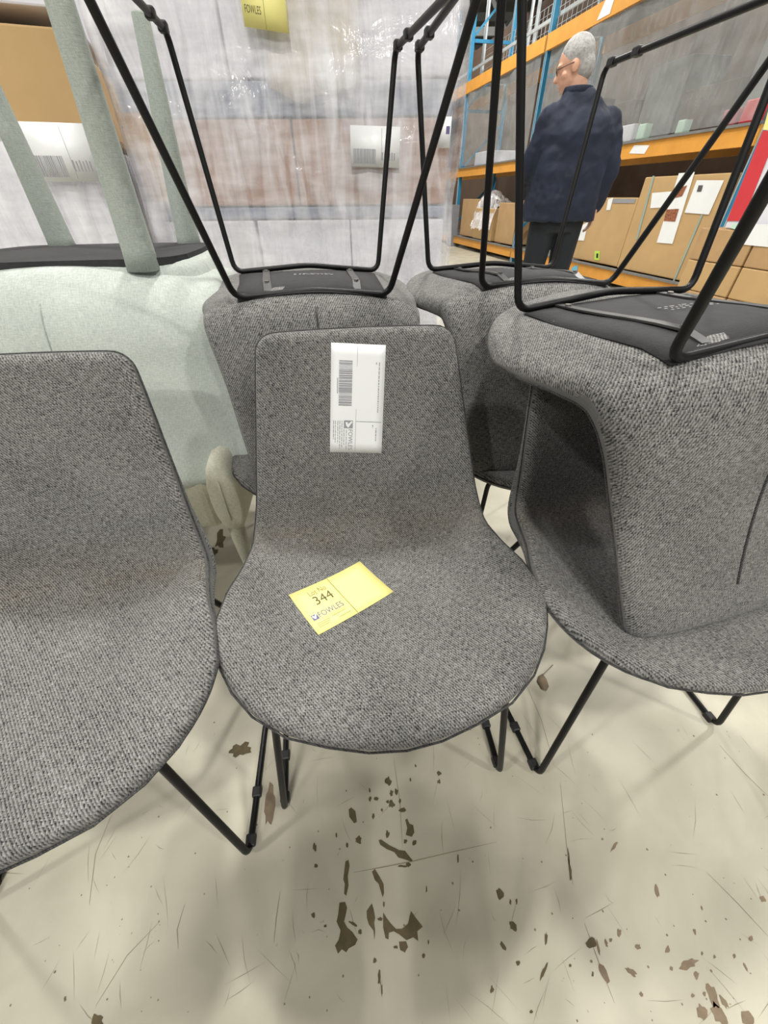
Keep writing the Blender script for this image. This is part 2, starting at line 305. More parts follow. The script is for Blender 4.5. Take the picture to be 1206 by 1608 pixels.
# ------------------------------------------------------------------ padded shells (seat and back in one piece)
class Shell:
    """A sheet laid out flat in (x, s) - x across, s along the profile from the front edge to the top of the back - and bent along a profile."""
    def __init__(s, prof, width, lift, arc_w, arc_y, arc_d, th, extra=None, corner=(.17, .03)):
        P = np.array(prof, float)
        d = np.r_[0, np.cumsum(np.hypot(*np.diff(P, axis=0).T))]
        fy, fz = spline(d, P[:, 0]), spline(d, P[:, 1])
        q = np.linspace(0, d[-1], 400); yy, zz = fy(q), fz(q); a = np.r_[0, np.cumsum(np.hypot(np.diff(yy), np.diff(zz)))]
        s.y = lambda S: np.interp(S, a, yy); s.z = lambda S: np.interp(S, a, zz); s.L = a[-1]
        s.Sy = lambda y: np.interp(y, yy, a)                          # seat part only, y rises along s
        s.w = spline([x[0] for x in width], [x[1] for x in width]); s.lift = spline([x[0] for x in lift], [x[1] for x in lift])
        s.arc_w, s.arc_y, s.arc_d, s.th, s.corner = arc_w, arc_y, arc_d, th, corner
        s.extra = spline([x[0] for x in extra], [x[1] for x in extra]) if extra else (lambda S: np.zeros_like(np.asarray(S, float)))
    def at(s, x, S, off=0.):
        x, S = np.asarray(x, float), np.asarray(S, float); e = 1e-3
        def base(x, S):
            y, z = s.y(S), s.z(S); ty, tz = s.y(S+e)-s.y(S-e), s.z(S+e)-s.z(S-e); n = np.hypot(ty, tz)+1e-12; ty, tz = ty/n, tz/n
            wl = np.maximum(s.w(S), .15); l = s.lift(S)*np.clip(np.abs(x)/wl, 0, 1.05)**2.4
            return np.stack([x, y-tz*l, z+ty*l], -1)
        P = base(x, S)
        if np.any(off):
            dx = base(x+e, S)-base(x-e, S); dS = base(x, np.minimum(S+e, s.L))-base(x, np.maximum(S-e, 0)); N = np.cross(dx, dS); N /= np.linalg.norm(N, axis=-1, keepdims=True)+1e-12
            P = P+N*np.asarray(off)[..., None]
        return P
    def build(s):
        tc = np.array([0, .006, .018, .04, .075, .13, .21, .32, .45, .6, .75, .88, 1.]); t = np.r_[-1+tc, (1-tc)[::-1][1:]]
        nb = [0, .012, .035, .075, .13, .21, .31, .43, .56, .7, .85, 1.]
        S1 = float(s.Sy(s.arc_y+.06)); up = np.r_[np.linspace(0, .9, 26)[1:], .935, .96, .978, .99, .997, 1.]
        th = t*math.pi/2; X, SS, D = [], [], []
        for b in nb:
            y = s.arc_y+b*.06-(1-b)*s.arc_d*np.cos(th); ww = s.arc_w*(1-b)+float(s.w(S1))*b
            x = ww*((1-b)*np.sin(th)+b*t); Sv = s.Sy(y)
            X.append(x); SS.append(Sv); D.append(np.minimum((1-np.abs(t))*ww*(.35+.65*b)+b*.1*(b > 0), b*.28*np.maximum(np.cos(th), .35)))
        cw, cd_ = s.corner
        drop = cd_*(1-np.sqrt(np.clip(1-np.clip((np.abs(t)-(1-cw))/cw, 0, 1)**2, 0, 1)))+.004*t*t
        for u in up:
            Sr = S1+(s.L-S1)*u; Sv = np.full_like(t, Sr)-drop*np.clip((u-.75)/.25, 0, 1)
            ww = s.w(Sv); X.append(ww*t); SS.append(Sv); D.append(np.minimum((1-np.abs(t))*ww, (1-u)*(s.L-S1)))
        X, SS, D = map(np.array, (X, SS, D)); R_, C_ = X.shape
        ob = np.r_[[(a, b) for a, b in zip(X[0], SS[0])], [(a, b) for a, b in zip(X[:, -1], SS[:, -1])], [(a, b) for a, b in zip(X[-1], SS[-1])][::-1], [(a, b) for a, b in zip(X[:, 0], SS[:, 0])][::-1]]
        ob2 = np.concatenate([ob[:-1]+(ob[1:]-ob[:-1])*f for f in (0, .25, .5, .75)])
        D = np.sqrt(((X[..., None]-ob2[:, 0])**2+(SS[..., None]-ob2[:, 1])**2).min(-1)); D[0] = D[-1] = 0; D[:, 0] = D[:, -1] = 0
        rr = s.th*1.1; h = s.th*np.sqrt(np.clip(1-(1-np.clip(D/rr, 0, 1))**2, 0, 1))
        mid = -s.th                                                      # profile given for the sitting surface
        top = s.at(X, SS, mid+h); bot = s.at(X, SS, mid-h-s.extra(SS)*h/s.th)
        s.X, s.SS, s.mid = X, SS, mid
        idx = np.arange(R_*C_).reshape(R_, C_); V = [p for p in top.reshape(-1, 3)]; UV = list(np.stack([X, SS], -1).reshape(-1, 2))
        bi = -np.ones((R_, C_), int)
        for i in range(R_):
            for j in range(C_):
                if i in (0, R_-1) or j in (0, C_-1): bi[i, j] = idx[i, j]
                else: bi[i, j] = len(V); V.append(bot[i, j]); UV.append((X[i, j]+.37, SS[i, j]+3.011))
        Fc = []
        for i in range(R_-1):
            for j in range(C_-1):
                Fc.append((idx[i, j], idx[i, j+1], idx[i+1, j+1], idx[i+1, j])); Fc.append((bi[i, j], bi[i+1, j], bi[i+1, j+1], bi[i, j+1]))
        ring = [top[0, j] for j in range(C_)]+[top[i, C_-1] for i in range(1, R_)]+[top[R_-1, j] for j in range(C_-2, -1, -1)]+[top[i, 0] for i in range(R_-2, 0, -1)]
        return V, Fc, UV, ring
    def under(s, x, S, off=0.):          # a point on the outer face
        return s.at(x, S, -2*s.th-s.extra(S)-off)
# grey shell chair, local frame: front towards -y, floor at z = 0
GREY = Shell(prof=[(-.262, .447), (-.235, .459), (-.19, .461), (-.10, .454), (0, .449), (.08, .449), (.125, .454), (.158, .468), (.18, .492), (.195, .525), (.213, .585), (.238, .66), (.267, .747), (.300, .840)],
             width=[(0, .272), (.205, .278), (.265, .268), (.325, .246), (.395, .232), (.45, .229), (.515, .219), (.63, .204), (.73, .191), (.83, .178), (.90, .176)],
             lift=[(0, .003), (.10, .016), (.20, .042), (.27, .052), (.35, .055), (.42, .050), (.52, .036), (.65, .022), (.83, .010)],
             arc_w=.277, arc_y=-.05, arc_d=.212, th=.018, extra=[(0, 0), (.25, 0), (.38, .012), (.44, .020), (.50, .012), (.60, 0), (.83, 0)])
ROD_R = .0066
FR = dict(wf=.1944, wr=.1648, yf=-.1415, yr=.1671, Wf=.2406, Wr=.261, Yf=-.1907, Yr=.3029, zs=.425)
def make_grey_chair():
    root = empty('shell_chair')
    V, Fc, UV, ring = GREY.build()
    sh = mesh_obj('shell', V, Fc, M['fabric'], root, True, UV)
    sub = sh.modifiers.new('subdivision', 'SUBSURF'); sub.levels = 1; sub.render_levels = 1
    mb = MB().tube([p for i, p in enumerate(ring)], .0017, 6, True); mb.obj('piping', M['piping'], root, True)
    # centre seam up the outer face of the back
    Ss = np.linspace(.44, .75, 26); P = GREY.under(np.zeros_like(Ss), Ss, .0005)
    MB().tube(P, .0022, 6).obj('back_seam', M['piping'], root, True)
    # frame: one bent steel rod
    q = FR; z = q['zs']; rr = ROD_R
    pts = [(-q['wf'], q['yf'], z), (0, q['yf'], z-.015), (q['wf'], q['yf'], z), (q['Wf'], q['Yf'], rr), (q['Wr'], q['Yr'], rr), (q['wr'], q['yr'], z), (0, q['yr'], z-.012), (-q['wr'], q['yr'], z), (-q['Wr'], q['Yr'], rr), (-q['Wf'], q['Yf'], rr)]
    MB().tube(fillet(pts, .026), rr, 10, True).obj('leg_frame', M['rod'], root, True)
    for sx in (-1, 1):
        for yy in (q['Yf']+.022, q['Yf']+.105):
            f = (yy-q['Yf'])/(q['Yr']-q['Yf']); x = sx*(q['Wf']+(q['Wr']-q['Wf'])*f)
            g = MB().box((x, yy, rr-.0005), (.019, .021, .0165)).obj('glide', M['glide'], root); bevel(g, .003)
        # flat strap bolted under the seat
        fs = np.linspace(0, 1, 9); yy = q['yf']-.008+(q['yr']-.006-q['yf'])*fs; xx = sx*(.112-.024*fs)
        Pm = np.array([GREY.under(np.array(x_), np.array(float(GREY.Sy(min(y_, .15)))), .0052) for x_, y_ in zip(xx, yy)]); Pm[:, 1] = yy; Pm[:, 2] = np.minimum(Pm[:, 2], z-.004)
        mbs = MB(); V_ = []
        for p in Pm:
            for dx_, dz_ in ((-.0085, 0), (.0085, 0), (.0085, .003), (-.0085, .003)): V_.append(p+np.array((dx_, 0, dz_)))
        F_ = [(0, 3, 2, 1), (32, 33, 34, 35)]+[(i*4+k, i*4+(k+1) % 4, i*4+4+(k+1) % 4, i*4+4+k) for i in range(8) for k in range(4)]
        st = mbs.add(V_, F_).obj('strap', M['strap'], root)
        for k in (1, 7):
            p = Pm[k]; MB().tube([p-np.array((0, 0, .003)), p+np.array((0, 0, .002))], .0055, 8).obj('screw', M['screw'], st)
    # black cover stapled under the seat
    n = 9; V, Fc = [], []
    ys = np.linspace(-.135, .152, 9); ts = np.linspace(-1, 1, 11)
    Sg = np.array([float(GREY.Sy(min(y, .155))) for y in ys])
    for k, (y, S) in enumerate(zip(ys, Sg)):
        wd = .180-.034*k/8
        for t in ts: V.append(GREY.under(np.array(wd*t), np.array(S), .0016+.0012*math.sin(5*t+k)))
    for i in range(8):
        for j in range(10): Fc.append((i*11+j, (i+1)*11+j, (i+1)*11+j+1, i*11+j+1))
    pn = mesh_obj('dust_cover', V, Fc, M['panel'], root, True)
    so = pn.modifiers.new('solid', 'SOLIDIFY'); so.thickness = .0015
    mk = MB()                                       # faint printed marks, too small to read
    for r_ in range(3):
        x = -.035
        while x < .05:
            L_ = random.uniform(.004, .011)
            p = GREY.under(np.array(x), np.array(.30-.012*r_), .0042); mk.box(p, (L_*.8, .0022, .0004)); x += L_+.004
    mk.obj('print', M['print'], pn)
    return root
def place_chair(o, x, y, w_, z=None, tilt=0., roll=0.):
    if z is None: o.location = (x, y, 0); o.rotation_euler = (0, 0, w_)
    else:          # upside down: crossbars at z - zs, small tilt about them
        zs = FR['zs']
        T = Matrix.Translation((x, y, z)) @ Matrix.Rotation(w_, 4, 'Z') @ Matrix.Translation((0, 0, -zs)) @ Matrix.Rotation(roll, 4, 'Y') @ Matrix.Rotation(tilt, 4, 'X') @ Matrix.Translation((0, 0, zs)) @ Matrix.Rotation(math.pi, 4, 'X')
        o.rotation_mode = 'XYZ'; o.location = T.to_translation(); o.rotation_euler = T.to_euler('XYZ')
G1 = 'grey shell chairs on black rod frames'
proto = make_grey_chair()
CH = [
 ('grey shell chair with white barcode label on its back and yellow tag on its seat', (-.006, .449, .135)),
 ('grey shell chair cut off by the left picture edge, in front of the sage chair', (-.541, .311, .138)),
 ('upright grey woven shell chair at the right edge, with an upside-down chair on its seat', (.541, .523, .208)),
 ('upright grey shell chair mostly hidden behind the chair with the white barcode label', (-.145, .985, .17)),
 ('upright grey shell chair mostly hidden behind the two stacked chairs at the right edge', (.448, 1.03, .20)),
 ('upside-down grey shell chair behind the labelled chair, its black legs up before the wrapped pallet', (-.1767, 1.101, .1827, 1.2835, .0233, .0205)),
 ('large upside-down grey shell chair nearest the camera, at the right picture edge', (.4744, .6927, .2641, 1.2891, -.0083, -.0368)),
 ('upside-down grey shell chair between the other two upside-down grey ones, below the man', (.3522, 1.1835, .1972, 1.2802, -.0155, .0191)),
]
CHAIRS = []
for i, (lab, ps) in enumerate(CH):
    o = proto if i == 0 else copy_tree(proto)
    place_chair(o, *ps); tag(o, lab, 'chair', G1); CHAIRS.append(o)
# ------------------------------------------------------------------ label and lot tag on the centre chair (bent onto its cloth)
CX, CY, CW = CH[0][1]
def c_world(P):
    P = np.asarray(P); c, s = math.cos(CW), math.sin(CW)
    return np.stack([CX+c*P[..., 0]-s*P[..., 1], CY+s*P[..., 0]+c*P[..., 1], P[..., 2]], -1)
def on_chair(u, v, guess):
    p = np.array(guess, float)
    for _ in range(30):
        f = proj(c_world(GREY.at(*p)))-np.array((u, v)); J = np.zeros((2, 2))
        for k in range(2):
            d = p.copy(); d[k] += 1e-4; J[:, k] = (proj(c_world(GREY.at(*d)))-np.array((u, v))-f)/1e-4
        p = p-np.clip(np.linalg.solve(J, f), -.05, .05); p[1] = np.clip(p[1], .01, GREY.L-.002)
    return p
def text_mesh(txt, size=1.):
    c = bpy.data.curves.new('t', 'FONT'); c.body = txt; c.size = size; c.resolution_u = 3
    o = bpy.data.objects.new('t', c); COL.objects.link(o); dg = bpy.context.evaluated_depsgraph_get(); dg.update()
    me = bpy.data.meshes.new_from_object(o.evaluated_get(dg)); V = np.array([v.co[:] for v in me.vertices]).reshape(-1, 3); Fc = [tuple(p.vertices) for p in me.polygons]
    bpy.data.objects.remove(o); bpy.data.curves.remove(c); bpy.data.meshes.remove(me)
    if len(V):
        V[:, 0] -= V[:, 0].min(); ext = V[:, 0].max()
    else: ext = 1
    return V, Fc, ext
class Card:
    """a card whose (a, b) in 0..1 (b downwards) map onto a surface"""
    def __init__(s, fmap, name, mat, label, cat, n=(9, 9), thick=.0006):
        s.f = fmap; V, Fc = [], []
        for j in range(n[1]+1):
            for i in range(n[0]+1): V.append(fmap(i/n[0], j/n[1], .0008))
        for j in range(n[1]):
            for i in range(n[0]):
                k = j*(n[0]+1)+i; Fc.append((k, k+n[0]+1, k+n[0]+2, k+1))
        s.o = mesh_obj(name, V, Fc, mat, None, True); m = s.o.modifiers.new('solid', 'SOLIDIFY'); m.thickness = thick; m.offset = -1
        tag(s.o, label, cat)
    def rects(s, name, mat, rc, off=.0013):
        mb = MB()
        for a0, b0, a1, b1 in rc:
            mb.add([s.f(a0, b0, off), s.f(a0, b1, off), s.f(a1, b1, off), s.f(a1, b0, off)], [(0, 1, 2, 3)])
        return mb.obj(name, mat, s.o)
    def poly(s, name, mat, pts, off=.0015):
        return MB().add([s.f(a, b, off) for a, b in pts], [tuple(range(len(pts)))]).obj(name, mat, s.o)
    def text(s, name, mat, txt, a, b, length, height, vertical=False, off=.0014):
        V, Fc, ext = text_mesh(txt); hh = .72
        P = []
        for x, y, _ in V:
            p, q = x/ext*length, y/hh*height
            P.append(s.f(a+q, b+p, off) if vertical else s.f(a+p, b-q, off))
        return MB().add(P, Fc).obj(name, mat, s.o)
lc = [on_chair(u, v, (0, .7)) for u, v in ((520, 538), (606, 542), (599, 712), (518, 710))]
def lab_map(a, b, off):
    p = (lc[0]*(1-a)+lc[1]*a)*(1-b)+(lc[3]*(1-a)+lc[2]*a)*b
    return c_world(GREY.at(np.array(p[0]), np.array(p[1]), np.array(off)))
L1 = Card(lab_map, 'barcode_label', M['paper'], 'white printed barcode label stuck upright on the back of the centre chair', 'label', (6, 10))
bars = []; b_ = .145
while b_ < .555:
    t_ = random.choice((.004, .006, .009, .012)); bars.append((.15, b_, .395, min(b_+t_, .56))); b_ += t_+random.choice((.004, .006, .008))
L1.rects('barcode', M['ink_grey'], bars)
L1.rects('ruled_line', M['ink_grey'], [(.478, .01, .484, .985), (.484, .69, .975, .694)])
L1.rects('logo_square', M['ink_grey'], [(.265, .685, .425, .76)])
L1.poly('logo_tick', M['paper'], [(.285, .70), (.335, .705), (.325, .725), (.40, .69), (.42, .70), (.34, .755), (.30, .735)])
L1.text('lettering', M['ink_grey'], 'FOWLES', .345, .772, .20, .085, True)
fine = []
for k, (a0, e) in enumerate(((.30, .97), (.255, .93), (.215, .95), (.175, .96), (.135, .91), (.09, .90), (.055, .87))):
    b0 = .775 if k == 0 else .69
    while b0 < e:
        l_ = random.uniform(.012, .05); fine.append((a0, b0, a0+.012, min(b0+l_, e))); b0 += l_+.007
for a0, b0, e in ((.885, .15, .60), (.865, .75, .88), (.83, .15, .17), (.80, .72, .75)):
    while b0 < e:
        l_ = random.uniform(.01, .035); fine.append((a0, b0, a0+.016, min(b0+l_, e))); b0 += l_+.007
fine += [(.115, .30+.01*k, .135, .306+.01*k) for k in range(14)]
tag(L1.rects('fine_print', M['ink_grey'], fine), kind='stuff')
tcn = [on_chair(u, v, (-.05, .3)) for u, v in ((453, 935), (565, 882), (618, 930), (500, 998))]
def tag_map(a, b, off):
    p = (tcn[0]*(1-a)+tcn[1]*a)*(1-b)+(tcn[3]*(1-a)+tcn[2]*a)*b
    return c_world(GREY.at(np.array(p[0]), np.array(p[1]), np.array(off+.001)))
def lot_tag_print(T, num, up=True):
    T.rects('fold_line', M['ink_olive'], [(.497, .01, .503, .99)])
    T.text('lettering', M['ink_olive'], 'Lot No.', .19, .22, .24, .12)
    T.text('lot_number', M['ink_dark_olive'], num, .195, .45, .23, .20)
    T.rects('logo_square', M['ink_blue'], [(.055, .60, .125, .72)])
    T.poly('logo_tick', M['paper'], [(.06, .63), (.075, .61), (.085, .64), (.115, .60), (.12, .615), (.09, .70), (.075, .68)])
    T.text('lettering', M['ink_blue'], 'FOWLES', .135, .71, .31, .125)
    T.rects('fine_print', M['ink_olive'], [(.16, .75, .44, .756), (.06, .80, .22, .81), (.25, .79, .42, .80), (.06, .84, .20, .85), (.06, .88, .19, .89), (.30, .88, .45, .89)])['kind'] = 'stuff'
T1 = Card(tag_map, 'lot_tag', M['yellow'], 'yellow lot tag numbered 344 lying askew on the centre chair seat', 'tag', (8, 6))
lot_tag_print(T1, '344')
# ------------------------------------------------------------------ sage tub chair turned over, on a cream one
SAGE = Shell(prof=[(-.23, .525), (-.20, .538), (-.10, .54), (.05, .535), (.13, .54), (.18, .56), (.215, .60), (.255, .68), (.32, .80), (.40, .95)],
             width=[(0, .30), (.2, .345), (.35, .345), (.45, .36), (.6, .395), (.75, .40), (.95, .385)], lift=[(0, .01), (.3, .03), (.45, .08), (.6, .09), (.9, .06)],
             arc_w=.35, arc_y=-.05, arc_d=.18, th=.03, extra=[(0, .0), (.25, .0), (.34, .02), (.42, .052), (.50, .050), (.58, .03), (.72, 0), (.9, 0)], corner=(.42, .16))
sg = empty('tub_chair')
V, Fc, UV, ring = SAGE.build()
sh = mesh_obj('shell', V, Fc, M['sage'], sg, True, UV); sub = sh.modifiers.new('subdivision', 'SUBSURF'); sub.levels = 1; sub.render_levels = 1
MB().tube(ring, .003, 6, True).obj('piping', M['sage_o'], sg, True)
Ss = np.linspace(.45, float(SAGE.L)-.03, 20)
MB().tube(SAGE.under(np.full_like(Ss, .0), Ss, -.0006), .0018, 6).obj('back_seam', M['sage_o'], sg, True)
# edge of the cover under the seat, black cloth with a wavy stapled hem
n = 28; V = []; 
for i in range(n):
    a = 2*math.pi*i/n; ex = 2/5.
    x = .285*math.copysign(abs(math.cos(a))**ex, math.cos(a)); y = -.005+.215*math.copysign(abs(math.sin(a))**ex, math.sin(a))
    V.append((x+random.uniform(-.004, .004), y+random.uniform(-.006, .006), .4470))
MB().add(V+[(v[0], v[1], .4620) for v in V], [tuple(range(n-1, -1, -1))]+[(i, (i+1) % n, n+(i+1) % n, n+i) for i in range(n)]).obj('dust_cover', M['panel'], sg)
# upholstered seat box that carries the cover
rings = []
for z_, k in ((.458, .93), (.464, .975), (.475, 1.0), (.50, 1.02), (.53, 1.02)):
    rings.append([(.312*k*math.copysign(abs(math.cos(a))**.5, math.cos(a)), -.005+.222*k*math.copysign(abs(math.sin(a))**.5, math.sin(a)), z_) for a in np.linspace(0, 2*math.pi, 40, endpoint=False)])
mb = MB().loft(rings); uvs = [(v[0]+v[1]*.3, v[2]+v[1]) for v in mb.V]
mesh_obj('seat_base', mb.V, mb.F, M['sage'], sg, True, uvs)
for lx, ly in ((-.15, -.195), (.21, -.195), (-.16, .195), (.20, .195)):
    mb = MB(); mb.loft([[(lx*sx_+r*math.copysign(abs(math.cos(a))**.7, math.cos(a)), ly*sx_+r*math.copysign(abs(math.sin(a))**.7, math.sin(a)), z_) for a in np.linspace(0, 2*math.pi, 14, endpoint=False)] for z_, r, sx_ in ((0, .017, 1.12), (.004, .0185, 1.12), (.12, .022, 1.09), (.30, .027, 1.04), (.43, .031, 1.01), (.47, .034, 1.0))])
    mb.obj('leg', M['sage_o'], sg, True)
T = Matrix.Translation((-.775, 1.215, 1.362)) @ Matrix.Rotation(.13, 4, 'Z') @ Matrix.Rotation(math.pi, 4, 'X')
sg.location = T.to_translation(); sg.rotation_euler = T.to_euler('XYZ')
tag(sg, 'pale sage green upholstered chair lying upside down with four cloth-covered legs in the air', 'chair')
cr_ = empty('tub_chair', (-.735, 1.05, 0), .10)
rbox('seat', (0, -.012, .372), (.50, .47, .20), M['cream'], cr_, .035, 4)
for sx in (-1, 1):
    o = MB().loft([[(sx*.285+ .036*math.copysign(abs(math.cos(a))**.7, math.cos(a)), y_, .395+hz*math.copysign(abs(math.sin(a))**.7, math.sin(a))) for a in np.linspace(0, 2*math.pi, 16, endpoint=False)] for y_, hz in ((-.272, .07), (-.268, .10), (-.25, .118), (-.22, .122), (.0, .125), (.25, .125))]).obj('side_bolster', M['cream'], cr_, True)
    MB().tube([(sx*.285, -.2745, .33), (sx*.285, -.2745, .46)], .0022, 6).obj('piping', M['cream'], o, True)
    for y_ in (-.20, .22):
        MB().tube([(sx*.262, y_, .31), (sx*.268, y_*1.03, .15), (sx*.275, y_*1.06, .0)], [.026, .022, .015], 12).obj('leg', M['cream'], cr_, True)
rbox('backrest', (0, .27, .56), (.62, .07, .50), M['cream'], cr_, .03, 4)
tag(cr_, 'cream upholstered chair with padded sides standing under the upside-down sage chair', 'chair')
# ------------------------------------------------------------------ stretch-wrapped pallets
def carton(name, c, d, mat, parent, tape=True, jit=.006):
    o = MB().box((c[0]+random.uniform(-jit, jit), c[1]+random.uniform(-jit, jit), c[2]), d).obj(name, mat, parent); bevel(o, .006, 2); return o
def pallet_base(parent, w_, d_, h=.14):
    for k in range(6): MB().box((0, -d_/2+.05+k*(d_-.1)/5, h-.011), (w_, .09, .022)).obj('deck_board', M['wood'], parent)
    for sx in (-1, 0, 1): MB().box((sx*(w_/2-.05), 0, h/2-.011), (.09, d_, h-.022)).obj('stringer', M['wood'], parent)
def film_shell(parent, w_, d_, z0, z1, amp=.012, nx=44, ny=26, nz=40, name='stretch_film'):
    V, Fc = [], []; per = []
    for i in range(nx): per.append((-w_/2+w_*i/nx, -d_/2, 0, -1))
    for i in range(ny): per.append((w_/2, -d_/2+d_*i/ny, 1, 0))
    for i in range(nx): per.append((w_/2-w_*i/nx, d_/2, 0, 1))
    for i in range(ny): per.append((-w_/2, d_/2-d_*i/ny, -1, 0))
    n = len(per); ph = rng.rand(12)*6.28
    for k in range(nz+1):
        z = z0+(z1-z0)*k/nz
        for i, (x, y, nx_, ny_) in enumerate(per):
            a = x*2.1+y*1.7
            o = amp*(.5+.5*math.sin(9*z+3*a+ph[0])*math.sin(4*a+ph[1])+.35*math.sin(23*z-2*a+ph[2])+.25*math.sin(31*a+ph[3]+3*math.sin(5*z)))
            V.append((x+nx_*o, y+ny_*o, z))
    for k in range(nz):
        for i in range(n):
            j = (i+1) % n; Fc.append((k*n+i, k*n+j, (k+1)*n+j, (k+1)*n+i))
    return mesh_obj(name, V, Fc, M['film'], parent, True)
wp = empty('wrapped_pallet', (-.345, 2.09+.5, 0), .0)
W_, D_ = 1.25, 1.0
pallet_base(wp, W_, D_)
zz = .14
for hgt, mat_, nb in ((.27, 'card3', 3), (.27, 'white_box', 2), (.265, 'white_box', 3), (.045, 'grey_box', 1), (.265, 'card3', 2), (.10, 'grey_box', 1), (.36, 'white_box', 3), (.30, 'white_box', 2)):
    for i in range(nb):
        for j in (0, 1):
            bw = W_/nb; carton('carton' if hgt > .15 else 'layer_sheet', (-W_/2+bw*(i+.5), -D_/4+j*D_/2, zz+hgt/2), (bw-.012, D_/2-.012, hgt-.006), M[mat_], wp, jit=.004)
    zz += hgt
# beige kraft sheet hanging down inside the wrap, and a bare brown carton face at the left end
V, Fc = [], []
for j in range(13):
    for i in range(9):
        a, b = i/8, j/12
        x = .10-.165+.33*a+(.02*math.sin(6*b) if i in (0, 8) else 0); z = 1.335+.62*b-.05*math.sin(a*math.pi)*(1-b)*(1 if a < .5 else .5)
        V.append((x, -D_/2-.014-.006*math.sin(7*a+4*b), z))
for j in range(12):
    for i in range(8): Fc.append((j*9+i, j*9+i+1, (j+1)*9+i+1, (j+1)*9+i))
ks = mesh_obj('kraft_sheet', V, Fc, M['kraft'], wp, True); ks.modifiers.new('solid', 'SOLIDIFY').thickness = .003
MB().box((-W_/2+.06, -D_/2-.012, 1.14), (.115, .012, .26)).obj('carton_flap', M['card'], wp)
film_shell(wp, W_+.05, D_+.05, .06, 1.93)
tag(wp, 'pallet of white and brown cartons wrapped in shiny stretch film behind the chairs', 'pallet')
YF = 2.05
def face_map(P0, ex, ez, nrm):
    return lambda a, b, off: np.array(P0)+np.array(ex)*a-np.array(ez)*b+np.array(nrm)*off
def shipping_label(P0, ex, ez, nrm, label, bar=(.06, .55, .52, .92), num=True):
    L = Card(face_map(P0, ex, ez, nrm), 'shipping_label', M['paper'], label, 'label', (1, 1))
    rc = []; a = bar[0]
    while a < bar[2]:
        t = random.choice((.008, .013, .02)); rc.append((a, bar[1], min(a+t, bar[2]), bar[3])); a += t+random.choice((.009, .013))
    L.rects('barcode', M['ink_grey'], rc)
    if num:
        rc = []
        for k in range(6): rc.append((.64+.05*k, .62+.02*(k % 2), .66+.05*k, .82))
        L.rects('handwriting', M['ink_grey'], rc); L.rects('ruled_line', M['ink_grey'], [(.63, .05, .636, .95)])
    return L
A = aty(550, 197, YF); shipping_label(A-np.array((0, .012, 0)), (.19, 0, -.006), (.004, 0, .116), (0, -1, 0), 'white barcode label on the front of the wrapped pallet')
A = aty(690, 184, YF); L = Card(face_map(A-np.array((0, .012, 0)), (.045, 0, 0), (0, 0, .085), (0, -1, 0)), 'sticker', M['paper'], 'small pale sticker near the right edge of the wrapped pallet', 'sticker', (1, 1))
L.rects('mark', M['ink_blue'], [(.6, .3, .9, .55)])
# yellow lot tag on the wrapped pallet, corner at the top of the picture
A = aty(455, 55, YF)
T2 = Card(face_map(A+np.array((-.146, -.014, .104+.016)), (.146, 0, -.016), (0, 0, .104), (0, -1, 0)), 'lot_tag', M['yellow'], 'yellow lot tag stuck high on the stretch-wrapped pallet', 'tag', (2, 2))
T2.text('lot_number', M['ink_dark_olive'], '337', .12, .42, .25, .2); T2.text('lettering', M['ink_dark_olive'], 'FOWLES', .06, .70, .36, .17); T2.rects('fold_line', M['ink_olive'], [(.49, .01, .50, .99)])
# second pallet, at the left
lp = empty('wrapped_pallet', (-1.72, 2.16, 0), .32)
pallet_base(lp, 1.2, 1.0)
zz = .14
for hgt, mat_, nb, depth in ((.3, 'white_box', 2, 1.), (.3, 'white_box', 3, 1.), (.44, 'white_box', 2, 1.)):
    for i in range(nb):
        for j in (0, 1):
            bw = 1.2/nb; carton('carton', (-.6+bw*(i+.5), -.2+j*.45, zz+hgt/2), (bw-.012, .44, hgt-.006), M[mat_], lp, jit=.004)
    zz += hgt
carton('carton', (.12, .02, 1.19+.132), (.95, .85, .255), M['card2'], lp, jit=0)
carton('carton', (-.05, .05, 1.45+.2), (1.1, .8, .02), M['card_dark'], lp, jit=0)
carton('carton', (.10, .05, 1.47+.13), (1.0, .8, .2), M['white_box'], lp, jit=0)
film_shell(lp, 1.24, .98, .06, 1.20, .01)
tag(lp, 'wrapped pallet at the left with an open tan carton on top, behind the sage chair', 'pallet')
cz, sz = math.cos(.32), math.sin(.32)
ex = np.array((cz, sz, 0)); nn = np.array((sz, -cz, 0)); P0 = atplane(15, 190, np.array((-1.72, 2.16, 0))+nn*(.49+.022), nn)
shipping_label(P0, ex*.21, (0, 0, .15), nn, 'white barcode label on the left pallet between the sage chair legs')
